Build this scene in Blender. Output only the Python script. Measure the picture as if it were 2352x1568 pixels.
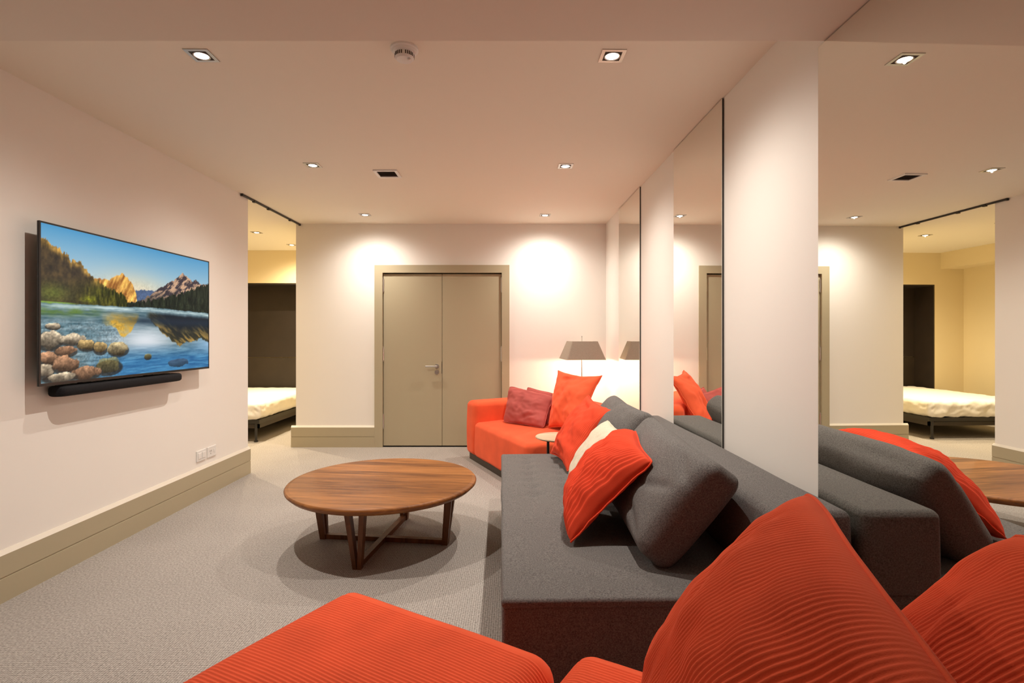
import bpy, bmesh, math, random
import numpy as np
from mathutils import Vector, Matrix, noise

for o in list(bpy.data.objects):
    bpy.data.objects.remove(o, do_unlink=True)
scene = bpy.context.scene
COL = scene.collection
PI = math.pi

# ------------------------------------------------------------------ camera
EYE = 1.306
FPX = 1210.0
cam_d = bpy.data.cameras.new('camera')
cam_d.sensor_width = 36.0
cam_d.lens = FPX / 2352.0 * 36.0
cam_d.shift_x = -2.0 / 2352.0
cam_d.shift_y = -14.0 / 2352.0
cam_d.clip_start = 0.05
cam = bpy.data.objects.new('camera', cam_d)
cam.location = (0, 0, EYE)
cam.rotation_euler = (PI / 2, 0, 0)
COL.objects.link(cam)
scene.camera = cam

# ------------------------------------------------------------------ world, exposure
world = bpy.data.worlds.new('world')
world.use_nodes = True
world.node_tree.nodes['Background'].inputs['Color'].default_value = (0.9, 0.85, 0.8, 1)
world.node_tree.nodes['Background'].inputs['Strength'].default_value = 0.0
scene.world = world
vs = scene.view_settings
vs.view_transform = 'Standard'
vs.look = 'None'
vs.gamma = 1.0
vs.use_curve_mapping = False
vs.exposure = 0.0

SPOT_W = 135.0            # main room downlights
BED_W = 215.0             # bedroom downlights
BEAM_POWER = 2.7
LAMP_W = 14.0             # floor lamp bulb
WARM = (1.0, 0.925, 0.835)
WARMER = (1.0, 0.83, 0.57)

# ------------------------------------------------------------------ layout constants (metres)
CEIL = 2.612              # main ceiling
CEIL_LOW = 2.413          # lowered ceiling over the camera
Y_DROP = 1.981            # where the lowered ceiling ends
Y_BACK = 6.17             # back wall
X_LEFT = -2.51            # television wall
Y_LEFT_END = 4.99
X_BACK_END = -2.54
Y_BEHIND = -3.8
WALL_C, WALL_S = 1.225, 0.022     # mirror wall: x = C - S*y
WALL_A = math.atan(WALL_S)


def wallp(d, l, z=0.0):
    """point at distance d from the camera axis (square to the mirror wall) and l along the wall"""
    lx = d - WALL_C
    return Vector((WALL_C + lx * math.cos(WALL_A) - l * math.sin(WALL_A),
                   lx * math.sin(WALL_A) + l * math.cos(WALL_A), z))


# ------------------------------------------------------------------ materials
def lin(c):
    c = c / 255.0
    return c / 12.92 if c <= 0.04045 else ((c + 0.055) / 1.055) ** 2.4


def srgb(r, g, b):
    return (lin(r), lin(g), lin(b))


def new_mat(name):
    m = bpy.data.materials.new(name)
    m.use_nodes = True
    nt = m.node_tree
    b = nt.nodes['Principled BSDF']
    return m, nt, b


def plain(name, col, rough=0.6, metal=0.0, spec=0.5, bump=0.0, bscale=200.0, var=0.0, vscale=4.0, sheen=0.0):
    m, nt, b = new_mat(name)
    b.inputs['Base Color'].default_value = (*col, 1)
    b.inputs['Roughness'].default_value = rough
    b.inputs['Metallic'].default_value = metal
    b.inputs['Specular IOR Level'].default_value = spec
    if sheen:
        b.inputs['Sheen Weight'].default_value = sheen
        b.inputs['Sheen Roughness'].default_value = 0.4
        b.inputs['Sheen Tint'].default_value = (*[min(1, c * 1.3 + 0.10) for c in col], 1)
    if bump or var:
        tc = nt.nodes.new('ShaderNodeTexCoord')
    if bump:
        n = nt.nodes.new('ShaderNodeTexNoise')
        n.inputs['Scale'].default_value = bscale
        n.inputs['Detail'].default_value = 3
        nt.links.new(tc.outputs['Object'], n.inputs['Vector'])
        bp = nt.nodes.new('ShaderNodeBump')
        bp.inputs['Strength'].default_value = bump
        bp.inputs['Distance'].default_value = 0.002
        nt.links.new(n.outputs['Fac'], bp.inputs['Height'])
        nt.links.new(bp.outputs['Normal'], b.inputs['Normal'])
    if var:
        n2 = nt.nodes.new('ShaderNodeTexNoise')
        n2.inputs['Scale'].default_value = vscale
        n2.inputs['Detail'].default_value = 4
        nt.links.new(tc.outputs['Object'], n2.inputs['Vector'])
        r = nt.nodes.new('ShaderNodeMapRange')
        r.inputs['From Min'].default_value = 0.3
        r.inputs['From Max'].default_value = 0.7
        r.inputs['To Min'].default_value = 1 - var
        r.inputs['To Max'].default_value = 1 + var
        nt.links.new(n2.outputs['Fac'], r.inputs['Value'])
        mx = nt.nodes.new('ShaderNodeMix')
        mx.data_type = 'RGBA'
        mx.blend_type = 'MULTIPLY'
        mx.inputs['Factor'].default_value = 1
        mx.inputs['A'].default_value = (*col, 1)
        nt.links.new(r.outputs['Result'], mx.inputs['B'])
        nt.links.new(mx.outputs['Result'], b.inputs['Base Color'])
    return m


def weave(name, col, cell=0.004, speck=0.35, rough=0.95, sheen=0.15):
    """woven cloth: fine speckle of lighter and darker threads"""
    m, nt, b = new_mat(name)
    tc = nt.nodes.new('ShaderNodeTexCoord')
    n = nt.nodes.new('ShaderNodeTexNoise')
    n.inputs['Scale'].default_value = 1.0 / cell
    n.inputs['Detail'].default_value = 2
    nt.links.new(tc.outputs['Object'], n.inputs['Vector'])
    r = nt.nodes.new('ShaderNodeValToRGB')
    r.color_ramp.elements[0].position = 0.3
    r.color_ramp.elements[1].position = 0.7
    r.color_ramp.elements[0].color = (*[c * (1 - speck) for c in col], 1)
    r.color_ramp.elements[1].color = (*[c * (1 + speck) for c in col], 1)
    nt.links.new(n.outputs['Fac'], r.inputs['Fac'])
    nt.links.new(r.outputs['Color'], b.inputs['Base Color'])
    bp = nt.nodes.new('ShaderNodeBump')
    bp.inputs['Strength'].default_value = 0.25
    bp.inputs['Distance'].default_value = 0.002
    nt.links.new(n.outputs['Fac'], bp.inputs['Height'])
    nt.links.new(bp.outputs['Normal'], b.inputs['Normal'])
    b.inputs['Roughness'].default_value = rough
    b.inputs['Specular IOR Level'].default_value = 0.2
    b.inputs['Sheen Weight'].default_value = sheen
    b.inputs['Sheen Tint'].default_value = (*[min(1, c * 1.5 + 0.05) for c in col], 1)
    return m


def emit(name, col, strength):
    m, nt, b = new_mat(name)
    b.inputs['Base Color'].default_value = (0, 0, 0, 1)
    b.inputs['Emission Color'].default_value = (*col, 1)
    b.inputs['Emission Strength'].default_value = strength
    return m


def carpet_mat():
    m, nt, b = new_mat('carpet')
    tc = nt.nodes.new('ShaderNodeTexCoord')
    sp = nt.nodes.new('ShaderNodeSeparateXYZ')
    nt.links.new(tc.outputs['Object'], sp.inputs['Vector'])

    def mathn(op, a, bv=None):
        n = nt.nodes.new('ShaderNodeMath')
        n.operation = op
        for i, v in enumerate((a, bv)):
            if v is None:
                continue
            if isinstance(v, (int, float)):
                n.inputs[i].default_value = v
            else:
                nt.links.new(v, n.inputs[i])
        return n.outputs[0]
    sx = mathn('SINE', mathn('MULTIPLY', sp.outputs['X'], 2 * PI / 0.0105))
    sy = mathn('SINE', mathn('MULTIPLY', sp.outputs['Y'], 2 * PI / 0.0125))
    grid = mathn('ADD', mathn('MULTIPLY', sx, 0.32), mathn('MULTIPLY', sy, 0.22))
    n1 = nt.nodes.new('ShaderNodeTexNoise')
    n1.inputs['Scale'].default_value = 110
    n1.inputs['Detail'].default_value = 2
    nt.links.new(tc.outputs['Object'], n1.inputs['Vector'])
    n2 = nt.nodes.new('ShaderNodeTexNoise')
    n2.inputs['Scale'].default_value = 1.6
    n2.inputs['Detail'].default_value = 3
    nt.links.new(tc.outputs['Object'], n2.inputs['Vector'])
    h = mathn('ADD', grid, mathn('MULTIPLY', mathn('SUBTRACT', n1.outputs['Fac'], 0.5), 2.6))
    h2 = mathn('ADD', h, mathn('MULTIPLY', mathn('SUBTRACT', n2.outputs['Fac'], 0.5), 0.5))
    r = nt.nodes.new('ShaderNodeValToRGB')
    r.color_ramp.elements[0].position = 0.0
    r.color_ramp.elements[1].position = 1.0
    r.color_ramp.elements[0].color = (0.165, 0.145, 0.128, 1)
    r.color_ramp.elements[1].color = (0.535, 0.487, 0.443, 1)
    f = nt.nodes.new('ShaderNodeMapRange')
    f.inputs['From Min'].default_value = -1.0
    f.inputs['From Max'].default_value = 1.0
    nt.links.new(h2, f.inputs['Value'])
    nt.links.new(f.outputs['Result'], r.inputs['Fac'])
    nt.links.new(r.outputs['Color'], b.inputs['Base Color'])
    bp = nt.nodes.new('ShaderNodeBump')
    bp.inputs['Strength'].default_value = 0.35
    bp.inputs['Distance'].default_value = 0.003
    nt.links.new(h, bp.inputs['Height'])
    nt.links.new(bp.outputs['Normal'], b.inputs['Normal'])
    b.inputs['Roughness'].default_value = 0.95
    b.inputs['Specular IOR Level'].default_value = 0.15
    return m


def wood_mat(name, c_dark, c_light, stave=0.09, rough=0.35, grain_axis='X'):
    m, nt, b = new_mat(name)
    tc = nt.nodes.new('ShaderNodeTexCoord')
    mp = nt.nodes.new('ShaderNodeMapping')
    mp.inputs['Scale'].default_value = {'X': (1.2, 14, 14), 'Z': (14, 14, 1.5)}[grain_axis]
    nt.links.new(tc.outputs['Object'], mp.inputs['Vector'])
    n = nt.nodes.new('ShaderNodeTexNoise')
    n.inputs['Scale'].default_value = 2.2
    n.inputs['Detail'].default_value = 6
    n.inputs['Roughness'].default_value = 0.62
    n.inputs['Distortion'].default_value = 0.6
    nt.links.new(mp.outputs['Vector'], n.inputs['Vector'])
    # staves: a tone of its own for each glued strip
    sp = nt.nodes.new('ShaderNodeSeparateXYZ')
    nt.links.new(tc.outputs['Object'], sp.inputs['Vector'])
    dv = nt.nodes.new('ShaderNodeMath')
    dv.operation = 'DIVIDE'
    dv.inputs[1].default_value = stave
    nt.links.new(sp.outputs['Y'], dv.inputs[0])
    fl = nt.nodes.new('ShaderNodeMath')
    fl.operation = 'FLOOR'
    nt.links.new(dv.outputs[0], fl.inputs[0])
    wn = nt.nodes.new('ShaderNodeTexWhiteNoise')
    wn.noise_dimensions = '1D'
    nt.links.new(fl.outputs[0], wn.inputs['W'])
    ad = nt.nodes.new('ShaderNodeMath')
    ad.operation = 'MULTIPLY_ADD'
    ad.inputs[1].default_value = 0.30
    nt.links.new(wn.outputs['Value'], ad.inputs[0])
    nt.links.new(n.outputs['Fac'], ad.inputs[2])
    r = nt.nodes.new('ShaderNodeValToRGB')
    r.color_ramp.elements[0].position = 0.38
    r.color_ramp.elements[1].position = 0.92
    r.color_ramp.elements[0].color = (*c_dark, 1)
    r.color_ramp.elements[1].color = (*c_light, 1)
    nt.links.new(ad.outputs[0], r.inputs['Fac'])
    nt.links.new(r.outputs['Color'], b.inputs['Base Color'])
    b.inputs['Roughness'].default_value = rough
    b.inputs['Specular IOR Level'].default_value = 0.3
    return m


M = {}
M['wall'] = plain('wall_paint', (0.86, 0.82, 0.765), 0.75, bump=0.04, bscale=350)
M['ceiling'] = plain('ceiling_paint', (0.86, 0.80, 0.69), 0.8)
M['ceiling_shaded'] = plain('ceiling_paint_shaded', (0.80, 0.735, 0.635), 0.8)  # ceiling colour darkened to stand in for shade on the lowered part
M['vent'] = plain('brown_grille', (0.15, 0.11, 0.085), 0.7)
M['bedwall'] = plain('bedroom_paint', (0.80, 0.68, 0.44), 0.8)
M['trim'] = plain('taupe_gloss_paint', (0.43, 0.368, 0.245), 0.4)
M['trimtop'] = plain('cream_caulk', (0.72, 0.66, 0.56), 0.5)
M['carpet'] = carpet_mat()
M['mirror'] = plain('mirror_silver', (0.84, 0.845, 0.80), 0.0, metal=1.0)
M['mirror_edge'] = plain('mirror_edge', (0.035, 0.032, 0.028), 0.3)
M['black'] = plain('black_plastic', (0.012, 0.012, 0.012), 0.35)
M['blackcloth'] = weave('black_speaker_cloth', (0.012, 0.012, 0.014), 0.003, 0.4, 0.8, 0.0)
M['blackmetal'] = plain('black_metal', (0.02, 0.018, 0.016), 0.4)
M['white'] = plain('white_plastic', (0.82, 0.80, 0.77), 0.35)
M['chrome'] = plain('brushed_steel', (0.72, 0.70, 0.67), 0.28, metal=1.0)
M['downframe'] = plain('satin_nickel', (0.55, 0.53, 0.50), 0.35, metal=1.0)
M['lamp_glow'] = emit('lamp_glow', (1.0, 0.95, 0.88), 30.0)
M['lamp_glow_warm'] = emit('lamp_glow_warm', (1.0, 0.88, 0.68), 20.0)
M['grey'] = weave('grey_wool', (0.134, 0.124, 0.118), 0.0045, 0.40)
M['orange'] = plain('orange_corduroy', (0.82, 0.115, 0.044), 0.85, spec=0.15, bump=0.25, bscale=420, var=0.10, vscale=5, sheen=0.75)
M['red'] = plain('red_corduroy', (0.72, 0.068, 0.026), 0.85, spec=0.15, bump=0.25, bscale=420, var=0.10, vscale=6, sheen=0.5)
M['mauve'] = plain('dusty_red_velvet', (0.42, 0.088, 0.075), 0.8, spec=0.15, bump=0.15, bscale=300, var=0.12, vscale=6, sheen=0.35)
M['cream'] = weave('cream_wool', (0.66, 0.58, 0.45), 0.004, 0.12)
M['wood'] = wood_mat('walnut_top', (0.115, 0.037, 0.009), (0.39, 0.155, 0.042), 0.085, 0.42)
M['woodleg'] = wood_mat('walnut_leg', (0.085, 0.029, 0.009), (0.23, 0.088, 0.030), 0.5, 0.4, 'Z')
M['oak'] = wood_mat('pale_oak', (0.45, 0.32, 0.20), (0.70, 0.55, 0.38), 0.1, 0.4)
M['darkwood'] = plain('wenge_panel', (0.022, 0.014, 0.009), 0.55, var=0.15, vscale=6)
M['darkwood2'] = plain('wenge_panel_low', (0.030, 0.020, 0.012), 0.5, var=0.15, vscale=6)
M['linen'] = weave('white_linen', (0.84, 0.81, 0.74), 0.003, 0.04)
M['shade'] = weave('taupe_shade_cloth', (0.33, 0.27, 0.21), 0.004, 0.15)
M['shade_in'] = plain('white_shade_lining', (0.85, 0.80, 0.72), 0.7)
M['dark_hole'] = plain('dark_grille', (0.06, 0.045, 0.035), 0.7)
M['plinth'] = plain('dark_plinth', (0.045, 0.033, 0.024), 0.5)


# ------------------------------------------------------------------ object helpers
def obj(name, me, mat, parent=None, loc=None, rotz=None, smooth=False):
    o = bpy.data.objects.new(name, me)
    if mat is not None:
        me.materials.append(mat)
    if smooth:
        for p in me.polygons:
            p.use_smooth = True
    COL.objects.link(o)
    if parent is not None:
        o.parent = parent
    if loc is not None:
        o.location = loc
    if rotz is not None:
        o.rotation_euler = (0, 0, rotz)
    return o


def bm_obj(name, bm, mat, parent=None, loc=None, rotz=None, smooth=False, recalc=True):
    if recalc:
        bmesh.ops.recalc_face_normals(bm, faces=bm.faces)
    me = bpy.data.meshes.new(name)
    bm.to_mesh(me)
    bm.free()
    return obj(name, me, mat, parent, loc, rotz, smooth)


def empty(name, loc=(0, 0, 0), rotz=0.0):
    o = bpy.data.objects.new(name, None)
    o.empty_display_size = 0.1
    o.location = loc
    o.rotation_euler = (0, 0, rotz)
    COL.objects.link(o)
    return o


def tag(o, label, cat, group=None):
    o['label'] = label
    o['category'] = cat
    if group:
        o['group'] = group
    return o


def struct(o):
    o['kind'] = 'structure'
    return o


def box(bm, x0, x1, y0, y1, z0, z1):
    vs_ = [bm.verts.new((x, y, z)) for x in (x0, x1) for y in (y0, y1) for z in (z0, z1)]
    for f in ((0, 1, 3, 2), (4, 6, 7, 5), (0, 4, 5, 1), (2, 3, 7, 6), (0, 2, 6, 4), (1, 5, 7, 3)):
        bm.faces.new([vs_[i] for i in f])


def boxes(*bs):
    bm = bmesh.new()
    for b in bs:
        box(bm, *b)
    return bm


def bevbox(x0, x1, y0, y1, z0, z1, r=0.004, seg=2):
    bm = boxes((x0, x1, y0, y1, z0, z1))
    bmesh.ops.recalc_face_normals(bm, faces=bm.faces)
    bmesh.ops.bevel(bm, geom=list(bm.edges), offset=r, segments=seg, affect='EDGES', profile=0.5)
    return bm


def lathe(profile, n=48, cx=0, cy=0):
    bm = bmesh.new()
    rings = []
    for r, z in profile:
        if r < 1e-6:
            rings.append([bm.verts.new((cx, cy, z))])
        else:
            rings.append([bm.verts.new((cx + r * math.cos(2 * PI * k / n), cy + r * math.sin(2 * PI * k / n), z)) for k in range(n)])
    for a, b in zip(rings[:-1], rings[1:]):
        for k in range(n):
            k2 = (k + 1) % n
            if len(a) == 1 and len(b) == 1:
                continue
            if len(a) == 1:
                bm.faces.new((a[0], b[k], b[k2]))
            elif len(b) == 1:
                bm.faces.new((a[k], a[k2], b[0]))
            else:
                bm.faces.new((a[k], a[k2], b[k2], b[k]))
    return bm


def tube(bm, p0, p1, r0, r1=None, n=12):
    r1 = r0 if r1 is None else r1
    p0, p1 = Vector(p0), Vector(p1)
    d = (p1 - p0).normalized()
    a = d.orthogonal().normalized()
    b = d.cross(a)
    c0 = [bm.verts.new(p0 + (a * math.cos(2 * PI * k / n) + b * math.sin(2 * PI * k / n)) * r0) for k in range(n)]
    c1 = [bm.verts.new(p1 + (a * math.cos(2 * PI * k / n) + b * math.sin(2 * PI * k / n)) * r1) for k in range(n)]
    for k in range(n):
        k2 = (k + 1) % n
        bm.faces.new((c0[k], c0[k2], c1[k2], c1[k]))
    bm.faces.new(c0[::-1])
    bm.faces.new(c1)


def loft(sections):
    """sections: lists of points (same count, closed loops)"""
    bm = bmesh.new()
    rs = [[bm.verts.new(p) for p in s] for s in sections]
    n = len(rs[0])
    for a, b in zip(rs[:-1], rs[1:]):
        for k in range(n):
            k2 = (k + 1) % n
            bm.faces.new((a[k], a[k2], b[k2], b[k]))
    bm.faces.new(rs[0][::-1])
    bm.faces.new(rs[-1])
    return bm


def roundbox(x0, x1, y0, y1, z0, z1, r, n=(8, 8, 4), fn=None):
    """soft-edged upholstered block, gridded so fn(p, normal) can puff, rib or tuft it"""
    c = ((x0 + x1) / 2, (y0 + y1) / 2, (z0 + z1) / 2)
    h = ((x1 - x0) / 2, (y1 - y0) / 2, (z1 - z0) / 2)
    inn = [hh - r for hh in h]
    E = 4

    def pts(i):
        e = [inn[i] + r * math.tan(k / E * PI / 4) for k in range(1, E + 1)]
        m = [(-inn[i] + 2 * inn[i] * k / n[i]) for k in range(n[i] + 1)]
        return [-v for v in reversed(e)] + m + e
    P = [pts(0), pts(1), pts(2)]
    bm = bmesh.new()
    cache = {}

    def vert(p):
        k = (round(p[0], 6), round(p[1], 6), round(p[2], 6))
        if k in cache:
            return cache[k]
        q = Vector([max(-inn[i], min(inn[i], p[i])) for i in range(3)])
        d = Vector(p) - q
        if d.length > 1e-9:
            nr = d.normalized()
            w = q + nr * r
        else:
            nr = Vector((0, 0, 1))
            w = q
        if fn:
            w = fn(w, nr, h)
        v = bm.verts.new(w + Vector(c))
        cache[k] = v
        return v
    for ax in range(3):
        a, b = [(1, 2), (0, 2), (0, 1)][ax]
        for s in (-1, 1):
            for i in range(len(P[a]) - 1):
                for j in range(len(P[b]) - 1):
                    quad = []
                    for (ii, jj) in ((i, j), (i + 1, j), (i + 1, j + 1), (i, j + 1)):
                        p = [0, 0, 0]
                        p[ax] = s * h[ax]
                        p[a] = P[a][ii]
                        p[b] = P[b][jj]
                        quad.append(vert(p))
                    if (s > 0) != (ax == 1):
                        bm.faces.new(quad)
                    else:
                        bm.faces.new(quad[::-1])
    return bm


def puff_fn(amount=0.015, side=0.006, rib=0.0, period=0.017, seed=0.0, wob=0.004, ribaxis=1, tufts=None):
    def fn(w, nr, h):
        u, v, t = w.x / h[0], w.y / h[1], w.z / h[2]
        out = w.copy()
        if nr.z > 0.2:
            out.z += amount * (1 - min(1, abs(u)) ** 2.5) * (1 - min(1, abs(v)) ** 2.5)
        k = noise.noise(Vector((w.x * 3.1 + seed, w.y * 3.1, w.z * 3.1)))
        out += nr * (wob * k)
        if abs(nr.z) < 0.5:
            out += nr * side * (1 - t * t)
        if tufts and nr.z > 0.5:
            for (tx, ty, td, tr) in tufts:
                d2 = ((w.x - tx) ** 2 + (w.y - ty) ** 2) / (tr * tr)
                if d2 < 9:
                    out.z -= td * math.exp(-d2)
        if rib:
            coord = w.z if (abs(nr[ribaxis]) > 0.8) else w[ribaxis]
            out += nr * rib * math.sin(2 * PI * coord / period) * (1 - abs(nr[ribaxis]) * 0.8)
        return out
    return fn


def pillow(name, bn, bf, tf, tn, thick, mat, nu=40, nv=40, rib=0.0, period=0.017, power=2.2, q=0.5, pinch=0.05,
           wr=0.006, seed=1.0, back=0.9, creases=(), parent=None, sag=0.0, rnd=0.12, front_dir=(-1, -0.2, 0.6)):
    """cushion between four seam corners (bottom near, bottom far, top far, top near)"""
    bn, bf, tf, tn = [Vector(p) for p in (bn, bf, tf, tn)]
    cen = (bn + bf + tf + tn) / 4
    U = ((bf - bn) + (tf - tn)) / 2
    V = ((tn - bn) + (tf - bf)) / 2
    N = U.cross(V).normalized()
    if N.dot(Vector(front_dir)) < 0:
        N = -N
    Wm = U.length
    Hm = V.length
    me = bpy.data.meshes.new(name)
    verts, faces = [], []
    idx = {}

    def axis(n):
        # denser towards the seams
        return [math.sin(PI / 2 * (-1 + 2 * k / n)) * 0.35 + 0.65 * (-1 + 2 * k / n) for k in range(n + 1)]
    S, T = axis(nu), axis(nv)
    org = Vector((cen.x, cen.y, min(bn.z, bf.z)))
    for side in (1, -1):
        for i, s in enumerate(S):
            for j, t in enumerate(T):
                border = i in (0, nu) or j in (0, nv)
                if side == -1 and border:
                    idx[(side, i, j)] = idx[(1, i, j)]
                    continue
                s2 = s * (1 - pinch * (1 - t * t)) * math.sqrt(1 - rnd * (t * t) ** 3)
                t2 = t * (1 - pinch * (1 - s * s)) * math.sqrt(1 - rnd * (s * s) ** 3)
                p = (bn * (1 - s2) * (1 - t2) + bf * (1 + s2) * (1 - t2) + tf * (1 + s2) * (1 + t2) + tn * (1 - s2) * (1 + t2)) / 4
                prof = ((1 - abs(s) ** power) * (1 - abs(t) ** power))
                prof = max(0.0, prof) ** q
                amt = thick * prof * (1 if side > 0 else back)
                amt *= 1 + 0.25 * sag * (-t)
                nz = noise.noise(Vector((s * 2.1 + seed * 7.3, t * 2.1, side * 3.0 + seed))) * wr * 1.6
                nz += noise.noise(Vector((s * 5.3 + seed * 3.1, t * 5.3, side * 5.0))) * wr * 0.7
                nz *= min(1.0, prof * 1.8)
                cr = 0.0
                if side > 0:
                    for (cs, ct, ang, ln, dep, wd) in creases:
                        ds, dt = (s - cs), (t - ct)
                        a = ds * math.cos(ang) + dt * math.sin(ang)
                        b = -ds * math.sin(ang) + dt * math.cos(ang)
                        cr -= dep * math.exp(-(a / ln) ** 4 - (b / wd) ** 2)
                        cr += dep * 0.5 * math.exp(-(a / ln) ** 4 - ((b - wd * 2.2) / (wd * 1.4)) ** 2)
                rb = 0.0
                if rib:
                    rb = rib * math.sin(2 * PI * s * Wm / 2 / period + 0.35 * noise.noise(Vector((s * 2, t * 2, seed)))) * min(1.0, prof * 2.2)
                p = p + N * (side * (amt + nz + rb) + cr)
                # edge seam wobble
                if border:
                    p = p + N * (noise.noise(Vector((s * 3, t * 3, seed * 2))) * wr * 1.2)
                idx[(side, i, j)] = len(verts)
                verts.append(p - org)
    for side in (1, -1):
        for i in range(nu):
            for j in range(nv):
                f = (idx[(side, i, j)], idx[(side, i + 1, j)], idx[(side, i + 1, j + 1)], idx[(side, i, j + 1)])
                faces.append(f if side > 0 else f[::-1])
    me.from_pydata([tuple(v) for v in verts], [], faces)
    bm = bmesh.new()
    bm.from_mesh(me)
    bmesh.ops.recalc_face_normals(bm, faces=bm.faces)
    bm.to_mesh(me)
    bm.free()
    o = obj(name, me, mat, parent, loc=org, smooth=True)
    # seam piping as a part
    loop = [(i, 0) for i in range(nu)] + [(nu, j) for j in range(nv)] + [(i, nv) for i in range(nu, 0, -1)] + [(0, j) for j in range(nv, 0, -1)]
    pts_ = [verts[idx[(1, i, j)]] for (i, j) in loop]
    step = max(1, len(pts_) // 120)
    pts_ = pts_[::step]
    secs = []
    bm = bmesh.new()
    rings = []
    m = len(pts_)
    for k in range(m):
        d = (pts_[(k + 1) % m] - pts_[k - 1]).normalized()
        a = N - d * N.dot(d)
        a = a.normalized() if a.length > 1e-4 else d.orthogonal().normalized()
        b = d.cross(a)
        rings.append([bm.verts.new(pts_[k] + (a * math.cos(2 * PI * q_ / 6) + b * math.sin(2 * PI * q_ / 6)) * 0.0042) for q_ in range(6)])
    for k in range(m):
        r0, r1 = rings[k], rings[(k + 1) % m]
        for q_ in range(6):
            bm.faces.new((r0[q_], r0[(q_ + 1) % 6], r1[(q_ + 1) % 6], r1[q_]))
    bm_obj('seam', bm, mat, o, smooth=True)
    return o


def box_cushion(name, bn, bf, tf, tn, thick, mat, r=0.07, puff=0.03, seed=1.0, front_dir=(-1, -0.2, 0.6), wob=0.012, creases=()):
    """boxed upholstery cushion: six soft faces round the slab between four corners"""
    bn, bf, tf, tn = [Vector(p) for p in (bn, bf, tf, tn)]
    U = ((bf - bn) + (tf - tn)) / 2
    V = ((tn - bn) + (tf - bf)) / 2
    N = U.cross(V).normalized()
    if N.dot(Vector(front_dir)) < 0:
        N = -N
    org = Vector(((bn.x + bf.x + tf.x + tn.x) / 4, (bn.y + bf.y + tf.y + tn.y) / 4, min(bn.z, bf.z)))
    HU, HV = U.length / 2, V.length / 2

    def fn(w, nr, h):
        s, t, n = w.x / h[0], w.y / h[1], w.z / h[2]
        cap = lambda a: max(0.0, 1 - min(1.0, abs(a)) ** 2.4)
        bul = puff * cap(s) * cap(t)
        off = w.z * (0.62 + 0.38 * (cap(s) * cap(t)) ** 0.35) + (bul if n > 0 else -bul) * min(1, abs(n))
        off += wob * noise.noise(Vector((w.x * 4 + seed, w.y * 4, n * 1.3 + seed)))
        if nr.z > 0.3:
            for (cs, ct_, ang, ln, dep, wd_) in creases:
                a = (s - cs) * math.cos(ang) + (t - ct_) * math.sin(ang)
                b = -(s - cs) * math.sin(ang) + (t - ct_) * math.cos(ang)
                off -= dep * math.exp(-(a / ln) ** 4 - (b / wd_) ** 2)
        lat = wob * 0.8 * noise.noise(Vector((w.x * 3 + seed * 2, w.y * 3 + 7, n)))
        s2, t2 = s * (1 - 0.02 * (1 - t * t)) + lat / h[0], t * (1 - 0.04 * (1 - s * s)) + lat / h[1]
        p = (bn * (1 - s2) * (1 - t2) + bf * (1 + s2) * (1 - t2) + tf * (1 + s2) * (1 + t2) + tn * (1 - s2) * (1 + t2)) / 4
        return p + N * off - org
    bm = roundbox(-HU, HU, -HV, HV, -thick / 2, thick / 2, r, (44, 28, 4), fn)
    o = bm_obj(name, bm, mat, loc=org, smooth=True)
    # stitched seam round the front panel
    sm_ = bmesh.new()
    rings, loop = [], []
    K = 40
    for k in range(K):
        loop.append((-1 + 2 * k / K, -1))
    for k in range(K):
        loop.append((1, -1 + 2 * k / K))
    for k in range(K):
        loop.append((1 - 2 * k / K, 1))
    for k in range(K):
        loop.append((-1, 1 - 2 * k / K))
    h = (HU, HV, thick / 2)
    pts_ = []
    for (a, b) in loop:
        rr = 0.30
        ax, by = a * (HU - r * rr), b * (HV - r * rr)
        d = Vector((math.copysign(1, a) if abs(a) > 0.999 else 0, math.copysign(1, b) if abs(b) > 0.999 else 0, 0.9)).normalized()
        q = Vector((max(-HU + r, min(HU - r, ax)), max(-HV + r, min(HV - r, by)), thick / 2 - r)) + d * r
        pts_.append(fn(q, d, h))
    m = len(pts_)
    for k in range(m):
        d = (pts_[(k + 1) % m] - pts_[k - 1])
        d = d.normalized() if d.length > 1e-6 else U.normalized()
        a = d.orthogonal().normalized()
        b = d.cross(a)
        rings.append([sm_.verts.new(pts_[k] + (a * math.cos(2 * PI * q_ / 5) + b * math.sin(2 * PI * q_ / 5)) * 0.003) for q_ in range(5)])
    for k in range(m):
        r0, r1 = rings[k], rings[(k + 1) % m]
        for q_ in range(5):
            sm_.faces.new((r0[q_], r0[(q_ + 1) % 5], r1[(q_ + 1) % 5], r1[q_]))
    return o, sm_


# ================================================================== ROOM SHELL
struct(bm_obj('floor', boxes((-5.4, 1.75, Y_BEHIND - 0.2, 8.9, -0.12, 0.0)), M['carpet']))
struct(bm_obj('ceiling', boxes((-5.4, 1.75, Y_DROP, 8.9, CEIL, CEIL + 0.12)), M['ceiling']))
struct(bm_obj('ceiling_lowered', boxes((-2.63, 1.75, Y_BEHIND - 0.2, Y_DROP, CEIL_LOW, CEIL + 0.12)), M['ceiling_shaded']))
struct(bm_obj('wall_left', boxes((X_LEFT - 0.12, X_LEFT, Y_BEHIND, Y_LEFT_END, 0, CEIL)), M['wall']))
struct(bm_obj('wall_behind', boxes((-2.63, 1.75, Y_BEHIND - 0.12, Y_BEHIND, 0, CEIL)), M['wall']))

# mirror wall, turned a little against the other walls
rw = bmesh.new()
box(rw, 0, 0.15, -4.0, 6.35, 0, CEIL)
struct(bm_obj('wall_right', rw, M['wall'], loc=(WALL_C, 0, 0), rotz=WALL_A))

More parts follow.
